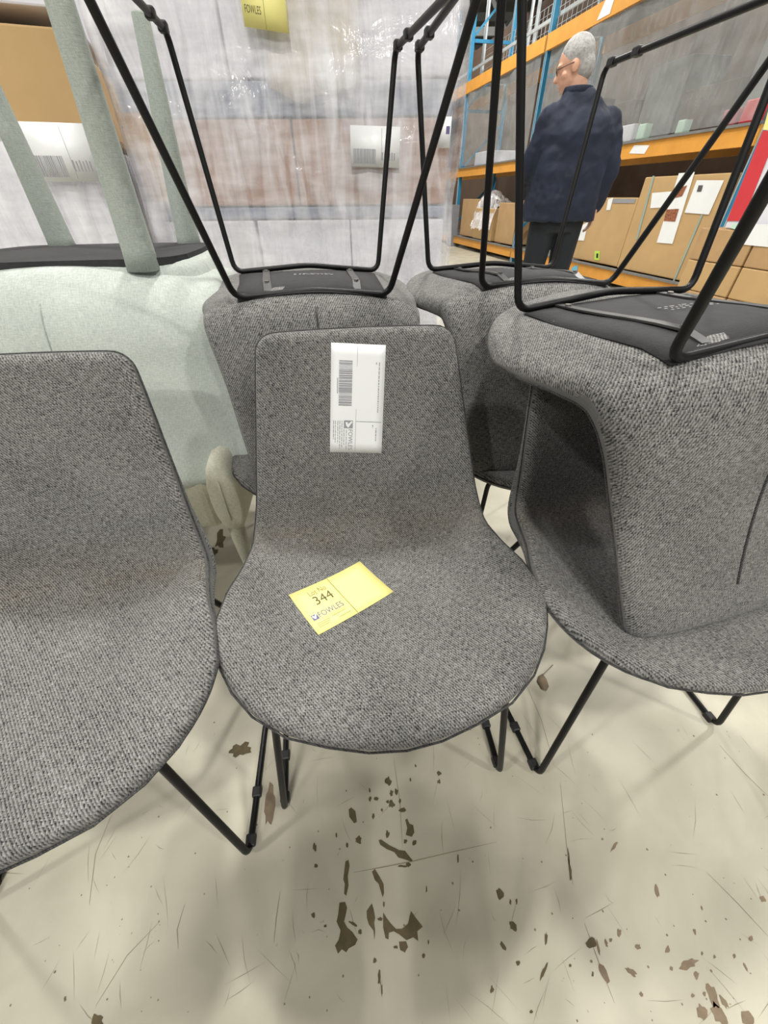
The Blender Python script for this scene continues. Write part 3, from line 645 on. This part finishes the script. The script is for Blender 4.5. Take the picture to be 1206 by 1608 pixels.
# ------------------------------------------------------------------ pallet racking along the right
rd = ray(430, 292).copy(); rd[2] = 0; rd /= np.linalg.norm(rd); rn = np.array((rd[1], -rd[0], 0)); RP = atz(980, 428, .22); RP[2] = 0
def rk(s, d, z): return RP+rd*s+rn*d+np.array((0, 0, z))
RM = np.stack([rd, rn, np.array((0, 0, 1.))], 1)
rack = empty('pallet_rack', tuple(rk(0, 0, 0)))
RO = rk(0, 0, 0)
def rpart(name, mat, mb): 
    mb.V = [tuple(np.array(v)-RO) for v in mb.V]; return mb.obj(name, mat, rack)
def rbx(mb, s, d, z, ds, dd, dz): return mb.box(rk(s, d, z), (ds, dd, dz), RM)
PS = (9.7, 6.4, 3.14, -1.12)
for s_ in PS:
    for d_ in (.04, .92):
        up_ = rpart('upright', M['blue'], rbx(MB(), s_, d_, 2.3, .075, .07, 4.6))
        fl_ = MB()                                                # pale punched face of the post
        for sg_ in (-.026, .026): rbx(fl_, s_+sg_, d_-.037, 2.3, .012, .004, 4.6)
        fl_.V = [tuple(np.array(v)-RO) for v in fl_.V]; fl_.obj('post_flange', M['galv'], up_)
    for k in range(4):
        z = .5+k; rpart('brace', M['blue'], MB().bar(rk(s_, .06, z), rk(s_, .9, z+.75), .035, .035))
        rpart('brace', M['blue'], MB().bar(rk(s_, .06, z+.95), rk(s_, .9, z+.95), .035, .05))
for a, b in zip(PS[:-1], PS[1:]):
    for z, h in ((.15, .14), (1.42, .14), (2.78, .17)):
        for d_ in (0., .95):
            rpart('beam', M['orange'], rbx(MB(), (a+b)/2, d_, z, a-b-.06, .05, h))
        if z < 2: rpart('deck_edge', M['rail'], rbx(MB(), (a+b)/2, -.02, z+h/2+.012, a-b-.06, .05, .022))
        rpart('deck', M['rail'], rbx(MB(), (a+b)/2, .48, z+h/2+.004, a-b-.08, .88, .008))
# wire mesh and pale posts above the top beam
for k in range(9):
    s_ = -1.0+k*1.12
    rpart('mesh_post', M['galv'], rbx(MB(), s_, .5 if k % 2 else .93, 3.9, .05, .04, 2.0))
mb = MB()
for k in range(60): mb.bar(rk(-1.0+k*.14, .9, 2.9), rk(-1.0+k*.14, .9, 3.6), .005, .005)
for k in range(8): mb.bar(rk(-1.0, .9, 2.9+k*.1), rk(8.0, .9, 2.9+k*.1), .005, .005)
o = rpart('wire_mesh', M['galv'], mb); tag(o, kind='stuff')
rpart('rail', M['galv'], MB().bar(rk(-1.1, .1, 3.05), rk(9, .1, 3.05), .03, .04))
g = [(x, y) for x, y in ((-.09, -.08), (.09, -.08), (.09, .05), (-.09, .05))]
rpart('post_guard', M['guard'], rbx(MB(), 6.4, -.03, .42, .2, .18, .84))
# clear sheets hung across the middle bays
for a, b in ((6.3, 3.25), (3.02, -1.0)):
    V, Fc = [], []; n = 40
    for j in range(13):
        for i in range(n+1):
            s_ = a+(b-a)*i/n; z = 1.53+(2.70-1.53)*j/12
            V.append(rk(s_, .0+.012*math.sin(3.1*s_+2*z)+.008*math.sin(9*s_), z)-RO)
    for j in range(12):
        for i in range(n): Fc.append((j*(n+1)+i, j*(n+1)+i+1, (j+1)*(n+1)+i+1, (j+1)*(n+1)+i))
    mesh_obj('clear_sheet', V, Fc, M['film_clear'], rack, True)
MB().add([tuple(rk(*p)-RO) for p in ((.55, -.028, 1.40), (.28, -.028, 1.38), (.24, -.028, 1.45), (.5, -.028, 1.47))], [(0, 1, 2, 3)]).obj('paper_scrap', M['paper'], rack)
MB().add([tuple(rk(*p)-RO) for p in ((1.9, -.028, 2.72), (1.65, -.028, 2.72), (1.62, -.028, 2.83), (1.8, -.028, 2.86))], [(0, 1, 2, 3)]).obj('paper_scrap', M['paper'], rack)
tag(rack, 'orange and blue pallet racking with clear sheeting along the right side', 'rack')
# cartons on the racking
def rack_box(name, s0, s1, d, dep, z0, z1, mat, label, cat='box', top=None, lean=0.):
    c = rk((s0+s1)/2, d+dep/2, z0)
    o = empty(name, tuple(c)); ang = math.atan2(rd[1], rd[0]); o.rotation_euler = (0, 0, ang)
    b = MB().box((0, 0, (z1-z0)/2), (abs(s1-s0), dep, z1-z0)).obj('body', mat, o); bevel(b, .01, 2)
    MB().box((0, 0, z1-z0+.0015), (abs(s1-s0)*.99, .05, .002)).obj('tape', M['card2'], o)
    tag(o, label, cat); return o
# in this frame +x runs along the rack away from the camera and -y is the rack's depth (n points right), so the aisle face is +y
BZ = .255
big = rack_box('carton', .17, -1.0, .0, .75, BZ, 1.17, M['card2'], 'large tan carton with white delivery papers on the lowest rack shelf')
def on_box(o, s, z, ds, dz, mat, name='paper', sk=0.):
    mid_s = (o.location[0]-RP[0])*rd[0]+(o.location[1]-RP[1])*rd[1]; x0 = s-mid_s; dep = o.children[0].dimensions[1]/2+.004
    return mesh_obj(name, [(x0+sk, dep, z-o.location[2]), (x0-ds+sk, dep, z-o.location[2]-.0), (x0-ds, dep, z-dz-o.location[2]), (x0, dep, z-dz-o.location[2])], [(0, 1, 2, 3)], mat, o)
bpy.context.view_layer.update()
def on_face(o, px, mat, name, off=.005):
    n_ = rn; b = o.children[0]; dep = [v.co[1] for v in b.data.vertices]; c = np.array(o.location); P = c-rn*(max(dep)+off)
    W = [atplane(u, v, P, rn)-c for u, v in px]; R_ = np.stack([rd, -rn, np.array((0, 0, 1.))], 1)
    return mesh_obj(name, [w_ @ R_ for w_ in W], [tuple(range(len(px)))], mat, o)
on_face(big, ((1024, 303), (1060, 300), (1054, 325), (1021, 327)), M['paper'], 'delivery_paper')
on_face(big, ((1066, 272), (1091, 270), (1056, 383), (1031, 381)), M['paper'], 'delivery_paper', .007)
on_face(big, ((1094, 283), (1137, 283), (1113, 337), (1075, 334)), M['paper'], 'delivery_paper', .007)
on_face(big, ((1097, 291), (1104, 291), (1101, 301), (1094, 301)), M['ink'], 'printed_mark', .010)
on_face(big, ((1063, 296), (1079, 291), (1071, 308), (1059, 311)), M['photo'], 'printed_picture', .010)
on_face(big, ((1047, 329), (1066, 328), (1060, 348), (1042, 347)), M['photo'], 'printed_picture', .010)
on_face(big, ((1101, 337), (1104, 337), (1058, 444), (1055, 444)), M['strapping'], 'strapping', .006)
on_face(big, ((1025, 276), (1028, 276), (1001, 376), (998, 376)), M['strapping'], 'strapping', .006)
sm = rack_box('carton', 1.30, .22, .04, .7, BZ, .98, M['card2'], 'lower tan carton with a green sticker beside the standing man')
on_face(sm, ((955, 313), (963, 310), (958, 330), (952, 330)), M['paper'], 'label')
on_face(sm, ((906, 358), (924, 348), (917, 378), (901, 377)), M['paper'], 'label')
on_face(sm, ((963, 312), (999, 312), (996, 319), (962, 319)), M['ink_grey'], 'printed_mark')
on_face(sm, ((934, 394), (942, 394), (941, 409), (933, 408)), M['green'], 'sticker')
on_face(sm, ((936.5, 398), (939.5, 398), (939, 405), (936, 405)), M['trouser'], 'printed_mark', .008)
sp_ = MB(); 
rk1 = [atplane(u, v, rk(0, -.03, 0), rn) for u, v in ((898, 420), (908, 416), (906, 427), (897, 429))]
MB().add([tuple(p-RO) for p in rk1], [(0, 1, 2, 3)]).obj('sticker', M['blue_st'], rack)
# stack of cartons standing in the aisle in front of the racking, at the right
def stack_box(px_c, d, dep, s0, s1, z0, z1, mat, label):
    return rack_box('carton', s0, s1, d, dep, z0, z1, mat, label)
sA = -1.14; k_ = 0
names = ('bottom', 'second', 'third', 'fourth')
for col_, (s0, s1) in enumerate(((-1.20, -1.78), (-1.80, -2.4))):
    for r_, (z0, z1) in enumerate(((0, .25), (.25, .50), (.50, .76))):
        b = rack_box('carton', s0, s1, -.32, .55, z0+(.0045 if r_ else .001), z1, M[('card', 'card2', 'card')[r_]],
                     '%s brown carton of the %s stack at the right edge, in front of the racking' % (('lowest', 'middle', 'topmost')[r_], ('farther', 'nearer')[col_]))
        if r_ == 2 and col_ == 0: tb = b
on_face(tb, ((1150, 352), (1185, 347), (1180, 357), (1160, 362), (1147, 358)), M['mint'], 'sticker')
on_face(tb, ((1176, 352), (1206, 352), (1206, 388), (1165, 384)), M['paper'], 'label', .006)
rs0 = float((atplane(1141, 347, rk(0, -.305, 0), rn)-RP) @ rd)
rb = rack_box('carton', rs0, rs0-.62, -.30, .35, .765, 1.48, M['white_box'], 'white carton with a red printed stripe on the stacked cartons at the right edge')
on_face(rb, ((1198, 205), (1222, 205), (1166, 347), (1141, 347)), M['red'], 'red_stripe')
on_face(rb, ((1206, 175), (1230, 165), (1222, 204), (1198, 204)), M['yellow'], 'yellow_panel')
# goods behind the clear sheet on the middle shelf
GB = 1.52
for i, (s0, s1, d, z1, mat_, lab) in enumerate(((2.9, 2.2, .25, 2.1, 'card_dark', 'dark brown carton behind the clear sheet, beside the man'), (2.1, 1.2, .3, 1.95, 'card_dark', 'long dark carton behind the clear sheet on the middle shelf'), (1.05, .45, .35, 2.2, 'rail', 'grey carton behind the clear sheet on the middle shelf'), (.35, -.35, .3, 1.9, 'card_dark', 'dark carton behind the clear sheet above the large tan carton'), (-.4, -.95, .35, 2.25, 'rail', 'grey carton behind the clear sheet at the right end of the shelf'))):
    rack_box('carton', s0, s1, d, .5, GB, z1, M[mat_], lab)
for s0, s1, d, z1, mat_, lab in ((.95, .72, .06, 1.68, 'white_box', 'white packet low behind the clear sheet on the middle shelf'), (.62, .50, .05, 1.66, 'mint', 'pale green packet behind the clear sheet'), (.02, -.08, .06, 1.63, 'mint', 'small mint packet behind the clear sheet over the large carton'), (-.55, -.72, .05, 1.64, 'pink', 'pink packet behind the clear sheet'), (-.76, -.92, .05, 1.68, 'red', 'red packet behind the clear sheet at the far right')):
    rack_box('packet', s0, s1, d, .1, GB, z1, M[mat_], lab, 'packet')
# far bay: wrapped goods and cartons on the lowest shelf
for s0, s1, d, z1, mat_, lab in ((6.1, 5.2, .05, .95, 'card', 'brown carton on the lowest shelf beside the grey post guard'), (5.15, 4.2, .0, .80, 'card2', 'tan carton heaped with torn wrap beside the standing man'), (4.1, 3.3, .05, .9, 'card', 'brown carton on the lowest shelf behind the standing man'), (6.0, 5.3, .2, 1.75, 'white_box', 'small white carton on the far middle shelf')):
    rack_box('carton', s0, s1, d, .7, BZ if z1 < 1.2 else GB, z1, M[mat_], lab)
# torn plastic wrap lying on the carton
V, Fc = [], []; n = 22
for j in range(n+1):
    for i in range(n+1):
        a, b = i/n, j/n; s_ = 4.15+1.05*a
        z = .83+.22*(1-abs(2*a-1)**2)*math.sin(math.pi*min(1, b*1.2))+.07*rng.rand()-(.42*max(0, .22-b)/.22)
        V.append(rk(s_+.03*rng.rand(), -.06+.6*b-.03*rng.rand(), z))
for j in range(n):
    for i in range(n): Fc.append((j*(n+1)+i, j*(n+1)+i+1, (j+1)*(n+1)+i+1, (j+1)*(n+1)+i))
tag(mesh_obj('torn_wrap', V, Fc, M['film'], None, False), 'crumpled torn white plastic wrap heaped on a tan carton', 'plastic wrap')
tag(MB().box(rk(4.3, 2.3, 2.2), (17, .15, 4.4), RM).obj('wall_right', M['card_dark']), 'dark partition behind the racking', kind='structure')
# ------------------------------------------------------------------ people
def ell(c, rx, ry, n=18, p=1., rz=0.):
    out = []
    for a in np.linspace(0, 2*math.pi, n, endpoint=False):
        x, y = rx*math.copysign(abs(math.cos(a))**p, math.cos(a)), ry*math.copysign(abs(math.sin(a))**p, math.sin(a))
        out.append((c[0]+x*math.cos(rz)-y*math.sin(rz), c[1]+x*math.sin(rz)+y*math.cos(rz), c[2]))
    return out
def ball(mb, c, r, M3=None, n=10):
    V, Fc = [], []; r = np.array(r if hasattr(r, '__len__') else (r, r, r), float)
    for i in range(n+1):
        th = math.pi*i/n
        for k in range(2*n):
            ph = math.pi*k/n; v = np.array((math.sin(th)*math.cos(ph), math.sin(th)*math.sin(ph), math.cos(th)))*r
            if M3 is not None: v = M3 @ v
            V.append(v+np.array(c))
    for i in range(n):
        for k in range(2*n): Fc.append((i*2*n+k, (i+1)*2*n+k, (i+1)*2*n+(k+1) % (2*n), i*2*n+(k+1) % (2*n)))
    mb.add(V, Fc)
def limb(mb, pts, rad, n=12):
    P = [np.array(p, float) for p in pts]; out, rr = [], []
    for i in range(len(P)-1):
        for k in range(6): t = k/6; out.append(P[i]*(1-t)+P[i+1]*t); rr.append(rad[i]*(1-t)+rad[i+1]*t)
    out.append(P[-1]); rr.append(rad[-1])
    for _ in range(2): out = [out[0]]+[(out[i-1]+2*out[i]+out[i+1])/4 for i in range(1, len(out)-1)]+[out[-1]]
    mb.tube(out, rr, n); ball(mb, out[0], rr[0], n=6); ball(mb, out[-1], rr[-1], n=6)
def remesh(o, vox, smooth=4):
    m = o.modifiers.new('remesh', 'REMESH'); m.mode = 'VOXEL'; m.voxel_size = vox; m.use_smooth_shade = True
    s = o.modifiers.new('smooth', 'SMOOTH'); s.factor = .5; s.iterations = smooth
    return o
def rotm(ax, a):
    return np.array(Matrix.Rotation(a, 3, ax))
def hand(mb, wrist, d, palm, thumb_side, curl=.5, sc=1.):
    """palm and five bent fingers: d along the hand, palm = palm normal"""
    d = np.array(d, float); d /= np.linalg.norm(d); pn = np.array(palm, float); pn -= d*(pn @ d); pn /= np.linalg.norm(pn); side = np.cross(d, pn)*thumb_side
    w_ = np.array(wrist, float)
    for k in range(4):
        o = (k-1.5)*.019*sc; limb(mb, [w_+side*o*.6, w_+d*.045*sc+side*o*.9, w_+d*.085*sc+side*o], [.016*sc, .014*sc, .0105*sc], 8)
        L_ = (.074, .082, .078, .062)[k]*sc; p = w_+d*.088*sc+side*(-o); q = [p]; dd = d.copy(); 
        for j in range(3):
            a = curl*(.5+.35*j); v = d*math.cos(a*(1+.2*j))+pn*math.sin(a*(1+.2*j)); q.append(q[-1]+v*L_*(.45, .32, .25)[j])
        limb(mb, q, [.0095*sc, .009*sc, .0082*sc, .007*sc], 8)
    b = w_+d*.022*sc+side*.026*sc
    limb(mb, [b, b+d*.03*sc+side*.024*sc+pn*.01*sc, b+d*.058*sc+side*.03*sc+pn*.024*sc], [.014*sc, .0115*sc, .009*sc], 8)
def make_person(loc, rz, label, head_c, head_rz, head_pitch, arms, hem, jacket, lean=0.):
    """arms: per side (shoulder, elbow, wrist, hand dir, palm normal, thumb side, curl)"""
    root = MB(); hp = np.array(head_c, float); Rh = rotm('Z', head_rz) @ rotm('X', -head_pitch)       # face looks along local +y
    H = lambda v: hp+Rh @ np.array(v, float)
    ball(root, H((0, -.012, .03)), (.076, .098, .095), Rh, 12); ball(root, H((0, .025, -.03)), (.062, .07, .085), Rh, 10); ball(root, H((0, .05, -.085)), (.036, .034, .030), Rh, 8)
    limb(root, [H((0, .088, .015)), H((0, .108, -.022))], [.010, .015], 8); ball(root, H((0, .078, .03)), (.055, .018, .012), Rh, 8)
    ball(root, H((0, .085, -.062)), (.024, .012, .009), Rh, 8)
    for sx in (-1, 1): ball(root, H((sx*.078, -.005, -.005)), (.010, .022, .033), Rh @ rotm('X', .2), 8); ball(root, H((sx*.045, .055, -.02)), (.022, .02, .02), Rh, 8)
    limb(root, [(hp[0]*.6, -.01+hp[1]*.6, 1.43), H((0, -.02, -.07))], [.066, .06])
    # torso, legs under the clothes
    root.loft([ell((0, 0, .90), .16, .11), ell((0, 0, 1.05), .15, .10), ell((0, 0, 1.25), .165, .11), ell((0, 0, 1.40), .16, .10), ell((0, 0, 1.47), .08, .07)])
    for sx in (-1, 1): limb(root, [(sx*.09, 0, .92), (sx*.10, .01, .5), (sx*.105, -.01, .09)], [.085, .055, .04]); limb(root, [(sx*.105, -.03, .05), (sx*.115, .16, .04)], [.04, .035])
    for sh_, el, wr, hd, pm, ts, cu in arms:
        limb(root, [sh_, el, wr], [.05, .042, .028]); hand(root, wr, hd, pm, ts, cu)
    body = remesh(root.obj('person', M['skin'], None, True), .0065, 3)
    body.location = loc; body.rotation_euler = (0, 0, rz); tag(body, label, 'person')
    jk = MB()
    jk.loft([ell((0, -.0, hem), .262, .185, 22, .85), ell((0, -.0, hem+.12), .258, .185, 22, .85), ell((0, -.01, 1.15), .245, .172, 22, .85), ell((0, -.02, 1.32), .245, .155, 22, .85), ell((.0, -.02, 1.41), .215, .125, 22, .9), ell((hp[0]*.2, -.02, 1.46), .175, .10, 22, 1.), ell((hp[0]*.35, -.02, 1.505), .115, .09, 22, 1.), ell((hp[0]*.5, -.02+hp[1]*.4, 1.54), .086, .085, 22, 1.)])
    for sh_, el, wr, hd, pm, ts, cu in arms:
        sv = np.array(wr)-np.array(el); sv /= np.linalg.norm(sv); limb(jk, [np.array(sh_)*np.array((.82, 1, 1.0)), np.array(sh_), el, np.array(wr)+sv*.005], [.070, .074, .068, .050], 14)
    jo = remesh(jk.obj('jacket', jacket, body, True), .011, 5)
    tx = bpy.data.textures.new('cloth_folds', 'CLOUDS'); tx.noise_scale = .11; tx.noise_depth = 2
    dm = jo.modifiers.new('folds', 'DISPLACE'); dm.texture = tx; dm.strength = .035; dm.mid_level = .5; dm.texture_coords = 'LOCAL'
    cl = MB(); cc = (hp[0]*.55, -.02+hp[1]*.45, 1.545)
    cl.loft([ell((cc[0], cc[1], 1.515), .094, .092), ell((cc[0], cc[1]-.006, 1.548), .088, .086)]); remesh(cl.obj('collar', jacket, body, True), .007, 3)
    tr = MB()
    tr.loft([ell((0, 0, .80), .18, .135), ell((0, 0, .92), .185, .135), ell((0, 0, 1.0), .17, .125)])
    for sx in (-1, 1): limb(tr, [(sx*.095, 0, .86), (sx*.105, .012, .5), (sx*.11, -.005, .075)], [.105, .08, .065], 14)
    remesh(tr.obj('trousers', M['trouser'], body, True), .011, 4)
    for sx in (-1, 1):
        sh = MB(); sh.loft([ell((sx*.118, .05, .002), .048, .14), ell((sx*.118, .05, .03), .05, .142), ell((sx*.118, .03, .065), .044, .11), ell((sx*.115, -.02, .10), .04, .055)]); remesh(sh.obj('shoe', M['shoe'], body, True), .007, 2)
    hr = MB(); ball(hr, H((0, -.024, .048)), (.083, .098, .093), Rh, 12); ball(hr, H((0, -.055, -.01)), (.074, .066, .075), Rh, 10)
    ho = hr.obj('hair', M['hair'], body, True); remesh(ho, .007, 2)
    gl = MB()
    for sx in (-1, 1):
        gl.tube([H((sx*(.034+.022*math.cos(a)), .098, .012+.018*math.sin(a))) for a in np.linspace(0, 2*math.pi, 16, endpoint=False)], .002, 6, True); gl.tube([H((sx*.058, .094, .016)), H((sx*.086, .0, .012))], .002, 6)
    gl.tube([H((-.012, .1, .016)), H((.012, .1, .016))], .002, 6)
    gl.obj('glasses', M['glide'], body, True)
    return body
ML, MRr = (-.20, -.01, 1.41), (.20, -.01, 1.395)
make_person((1.325, 3.62, 0), 0., 'grey-haired man in a navy jacket seen from behind, looking down to the left', (-.10, .02, 1.635), 1.25, .30,
            [(ML, (-.27, .03, 1.19), (-.235, .21, 1.03), (.2, .8, -.3), (1, -.2, 0), 1, .7),
             (MRr, (.285, -.03, 1.17), (.275, .03, .955), (.02, -.02, -1), (-1, .1, 0), 1, .55)], .865, M['navy'])
# the photographer, whose shadow falls on the floor in front of the chairs
PY = -.34
make_person((0.0, PY, 0), 0., 'person standing behind the camera holding up a phone', (.0, .06, 1.605), 0., .55,
            [((-.20, .0, 1.41), (-.27, .04, 1.14), (-.085, .20, .955), (.25, .55, .5), (1, .2, .1), -1, .5),
             ((.20, .0, 1.41), (.27, .04, 1.14), (.085, .20, .955), (-.25, .55, .5), (-1, .2, .1), 1, .5)], .865, M['trouser'])
ph = empty('phone', tuple(CO-fw*.016))
ph.matrix_world = Matrix(((CR[0], CU[0], -fw[0], ph.location[0]), (CR[1], CU[1], -fw[1], ph.location[1]), (CR[2], CU[2], -fw[2], ph.location[2]), (0, 0, 0, 1)))
o = MB().box((0, -.045, 0), (.074, .155, .008)).obj('body', M['phone'], ph); bevel(o, .003, 3)
MB().box((0, -.045, .0045), (.068, .148, .0006)).obj('screen', M['phone'], ph)
tag(ph, 'black phone held by the person behind the camera', 'phone')
# ------------------------------------------------------------------ chipped paint on the floor
def chip(px, mat='chip'):
    P = [atz(u, v, .0005) for u, v in px]
    return mesh_obj('paint_chip', P, [tuple(range(len(P)))], M[mat], fl)
def blob(u, v, rx, ry, ang=0., mat='chip', rough=.35, n=13):
    px = []
    for k in range(n):
        a = 2*math.pi*k/n; r_ = 1+rough*(rng.rand()*2-1); x, y = rx*r_*math.cos(a), ry*r_*math.sin(a)
        px.append((u+x*math.cos(ang)-y*math.sin(ang), v+x*math.sin(ang)+y*math.cos(ang)))
    px.reverse(); return chip(px, mat)
A_ = lambda pts: [(480+x/4.232, 1180+y/4.232) for x, y in pts][::-1]
chip(A_([(225, 1005), (262, 1000), (275, 1040), (265, 1090), (255, 1130), (275, 1170), (310, 1200), (345, 1250), (330, 1285), (285, 1310), (270, 1335), (240, 1315), (215, 1345), (195, 1290), (220, 1250), (232, 1190), (205, 1130), (215, 1090)]))
chip(A_([(515, 1070), (540, 1110), (570, 1150), (600, 1180), (640, 1178), (680, 1145), (692, 1090), (700, 1060), (735, 1110), (778, 1165), (742, 1195), (748, 1260), (715, 1235), (670, 1255), (620, 1215), (585, 1195), (553, 1205), (550, 1250), (530, 1240), (515, 1170)]))
chip(A_([(405, 1060), (440, 1010), (452, 1050), (462, 1105), (455, 1140), (462, 1190), (458, 1255), (450, 1190), (420, 1150), (408, 1110)]))
chip(A_([(620, 1265), (668, 1262), (680, 1300), (660, 1335), (628, 1320)]))
chip(A_([(485, 590), (500, 585), (560, 625), (620, 655), (660, 660), (712, 725), (700, 732), (650, 715), (615, 705), (590, 670), (540, 650), (495, 620)]), 'chip')
chip(A_([(440, 800), (460, 780), (490, 830), (518, 880), (520, 940), (512, 970), (498, 925), (485, 880), (460, 855)]))
chip(A_([(265, 730), (285, 720), (292, 760), (280, 830), (285, 890), (270, 960), (255, 945), (260, 880), (250, 850), (258, 780)]))
chip(A_([(285, 385), (302, 372), (330, 395), (335, 430), (340, 468), (322, 478), (290, 435)]))
chip(A_([(662, 455), (675, 445), (690, 480), (715, 490), (722, 540), (705, 568), (665, 555), (675, 510)]))
for x, y, rx, ry in ((549, 197, 20, 28), (602, 268, 9, 20), (572, 350, 18, 24), (640, 390, 22, 16), (545, 335, 10, 10), (355, 588, 19, 26), (275, 622, 9, 17), (543, 550, 15, 22), (722, 606, 14, 17), (664, 598, 10, 16), (450, 428, 8, 18), (428, 315, 8, 18), (425, 258, 6, 14), (470, 315, 14, 12), (507, 388, 6, 12), (627, 330, 7, 15), (887, 145, 14, 15), (887, 200, 10, 14), (730, 95, 6, 10), (697, 190, 6, 14), (315, 1145, 26, 13), (362, 1200, 13, 16), (495, 1115, 16, 14), (460, 1390, 14, 20), (490, 1500, 12, 55), (505, 1585, 6, 40), (520, 1020, 6, 18), (682, 755, 16, 14), (645, 762, 28, 8), (68, 760, 10, 14), (50, 1090, 12, 18), (130, 1160, 11, 12), (60, 640, 10, 28), (204, 555, 5, 16), (600, 1300, 14, 12), (785, 1360, 10, 16), (816, 1268, 5, 16), (803, 915, 5, 20), (570, 275, 12, 20)):
    blob(480+x/4.232, 1180+y/4.232, rx/4.232, ry/4.232, .5 if x == 315 else 0)
for x, y, rx, ry, an in ((202, 248, 13, 22, -.2), (252, 368, 13, 20, -.4), (242, 278, 4, 10, 0), (216, 443, 7, 20, -.6), (270, 506, 8, 10, 0), (173, 605, 7, 13, 0), (366, 540, 7, 34, .4), (376, 415, 5, 24, 0), (46, 115, 3, 16, 0), (545, 430, 18, 24, -.4), (570, 445, 5, 30, -.2), (590, 540, 11, 42, -.45), (600, 432, 5, 18, -.3), (617, 420, 6, 8, 0), (649, 392, 8, 14, 0), (720, 445, 10, 10, 0), (693, 538, 10, 24, -.9), (732, 624, 6, 10, -.4), (791, 238, 7, 24, -.2), (830, 455, 8, 14, .3), (908, 510, 34, 18, -.35), (939, 552, 9, 14, 0), (1000, 630, 16, 50, -.4), (1040, 650, 9, 28, -.5), (960, 690, 18, 34, -.4), (1025, 700, 22, 46, -.5), (1130, 712, 26, 30, 0), (1186, 266, 9, 14, -.8), (1080, 480, 5, 8, 0), (1122, 522, 4, 18, -.5), (932, 388, 5, 12, -.3), (958, 300, 3, 9, -.3), (960, 470, 4, 8, 0), (1005, 482, 4, 8, 0), (1142, 415, 8, 10, 0), (466, 515, 5, 7, 0), (845, 527, 6, 8, 0), (968, 622, 6, 9, 0), (925, 628, 6, 8, 0), (465, 160, 5, 42, -.12), (460, 110, 3, 30, -.1), (630, 70, 5, 20, .6), (586, 42, 4, 5, 0), (320, 688, 6, 8, 0), (265, 275, 4, 12, 0), (550, 548, 4, 10, 0)):
    blob(700+x/2.383, 1300+y/2.383, rx/2.383, ry/2.383, an, 'chip' if x < 560 else 'chip2', .3)
blob(377, 1178, 19, 11, -.25, 'chip', .4, 18); blob(423, 1264, 8, 31, .05, 'chip2', .2, 18)
blob(345, 850, 7, 14, .2, 'chip', .5); blob(335, 868, 6, 8, 0, 'chip', .5); blob(152, 1603, 10, 10, 0, 'chip')
def scratch(pts, w_=.0007):
    P = [atz(u, v, .0004) for u, v in pts]; V = []
    for i, p in enumerate(P):
        t = P[min(i+1, len(P)-1)]-P[max(i-1, 0)]; t /= np.linalg.norm(t); n_ = np.array((-t[1], t[0], 0)); wi = w_*(.35 if i in (0, len(P)-1) else 1)
        V += [p+n_*wi, p-n_*wi]
    mesh_obj('scratch', V, [(2*i, 2*i+1, 2*i+3, 2*i+2) for i in range(len(P)-1)], M['scratch'], fl)
for pts in (((555, 1370), (600, 1362), (650, 1352), (700, 1340), (780, 1322)), ((618, 1190), (628, 1260), (632, 1330)), ((880, 1230), (890, 1330), (900, 1390)), ((918, 1450), (940, 1510), (965, 1575)), ((175, 1280), (150, 1340), (140, 1420)), ((248, 1450), (200, 1500), (150, 1580)), ((440, 1400), (434, 1440), (430, 1480)), ((1110, 1370), (1160, 1420), (1206, 1470)), ((1130, 1170), (1170, 1215), (1206, 1250)), ((820, 1060), (850, 1130), (870, 1200)), ((290, 1420), (278, 1460), (280, 1490))):
    scratch(pts)
mb = MB()
for k in range(170):
    u, v = rng.uniform(-100, 1300), rng.uniform(1150, 1620); p = atz(u, v, .0003); a = rng.choice((.3, 1.2, 1.75, 2.4))+rng.randn()*.25; L_ = rng.uniform(.01, .09); wv = rng.uniform(.0002, .0005)
    d_ = np.array((math.cos(a), math.sin(a), 0)); n_ = np.array((-d_[1], d_[0], 0))*wv; q1 = p+d_*L_*.5+n_*rng.randn()*4; q2 = p+d_*L_
    mb.add([p, q1+n_, q2, q1-n_], [(0, 3, 2, 1)])
tag(mb.obj('fine_scratches', M['scratch'], fl), kind='stuff')
mb = MB()
for k in range(150):
    u, v = rng.uniform(-100, 1300), rng.uniform(1130, 1620); p = atz(u, v, .0003); r_ = rng.uniform(.0005, .0017)
    mb.add([p+np.array((r_*math.cos(a)*(1+.5*rng.rand()), r_*math.sin(a)*(1+.5*rng.rand()), 0)) for a in np.linspace(0, 6.28, 7)[:-1]], [tuple(range(6))])
tag(mb.obj('fine_specks', M['chip2'], fl), kind='stuff')
# a dry leaf scrap on the floor beside the centre chair
P = [(852, 1058), (858, 1066), (862, 1078), (858, 1085), (850, 1082), (843, 1070), (845, 1062)]
Pw = [atz(u, v, .002) for u, v in P][::-1]; c = sum(Pw)/len(Pw)+np.array((0, 0, .004))
lf = mesh_obj('leaf_blade', Pw+[c], [(i, (i+1) % 7, 7) for i in range(7)], M['chip2'], None, True); lf.modifiers.new('solid', 'SOLIDIFY').thickness = .0008
MB().tube([atz(852, 1060, .004), atz(862, 1050, .005), atz(868, 1044, .002)], .0009, 5).obj('stem', M['chip'], lf)
lf.name = 'dry_leaf'; tag(lf, 'small dry leaf scrap on the floor in the shadow right of the centre chair', 'leaf')
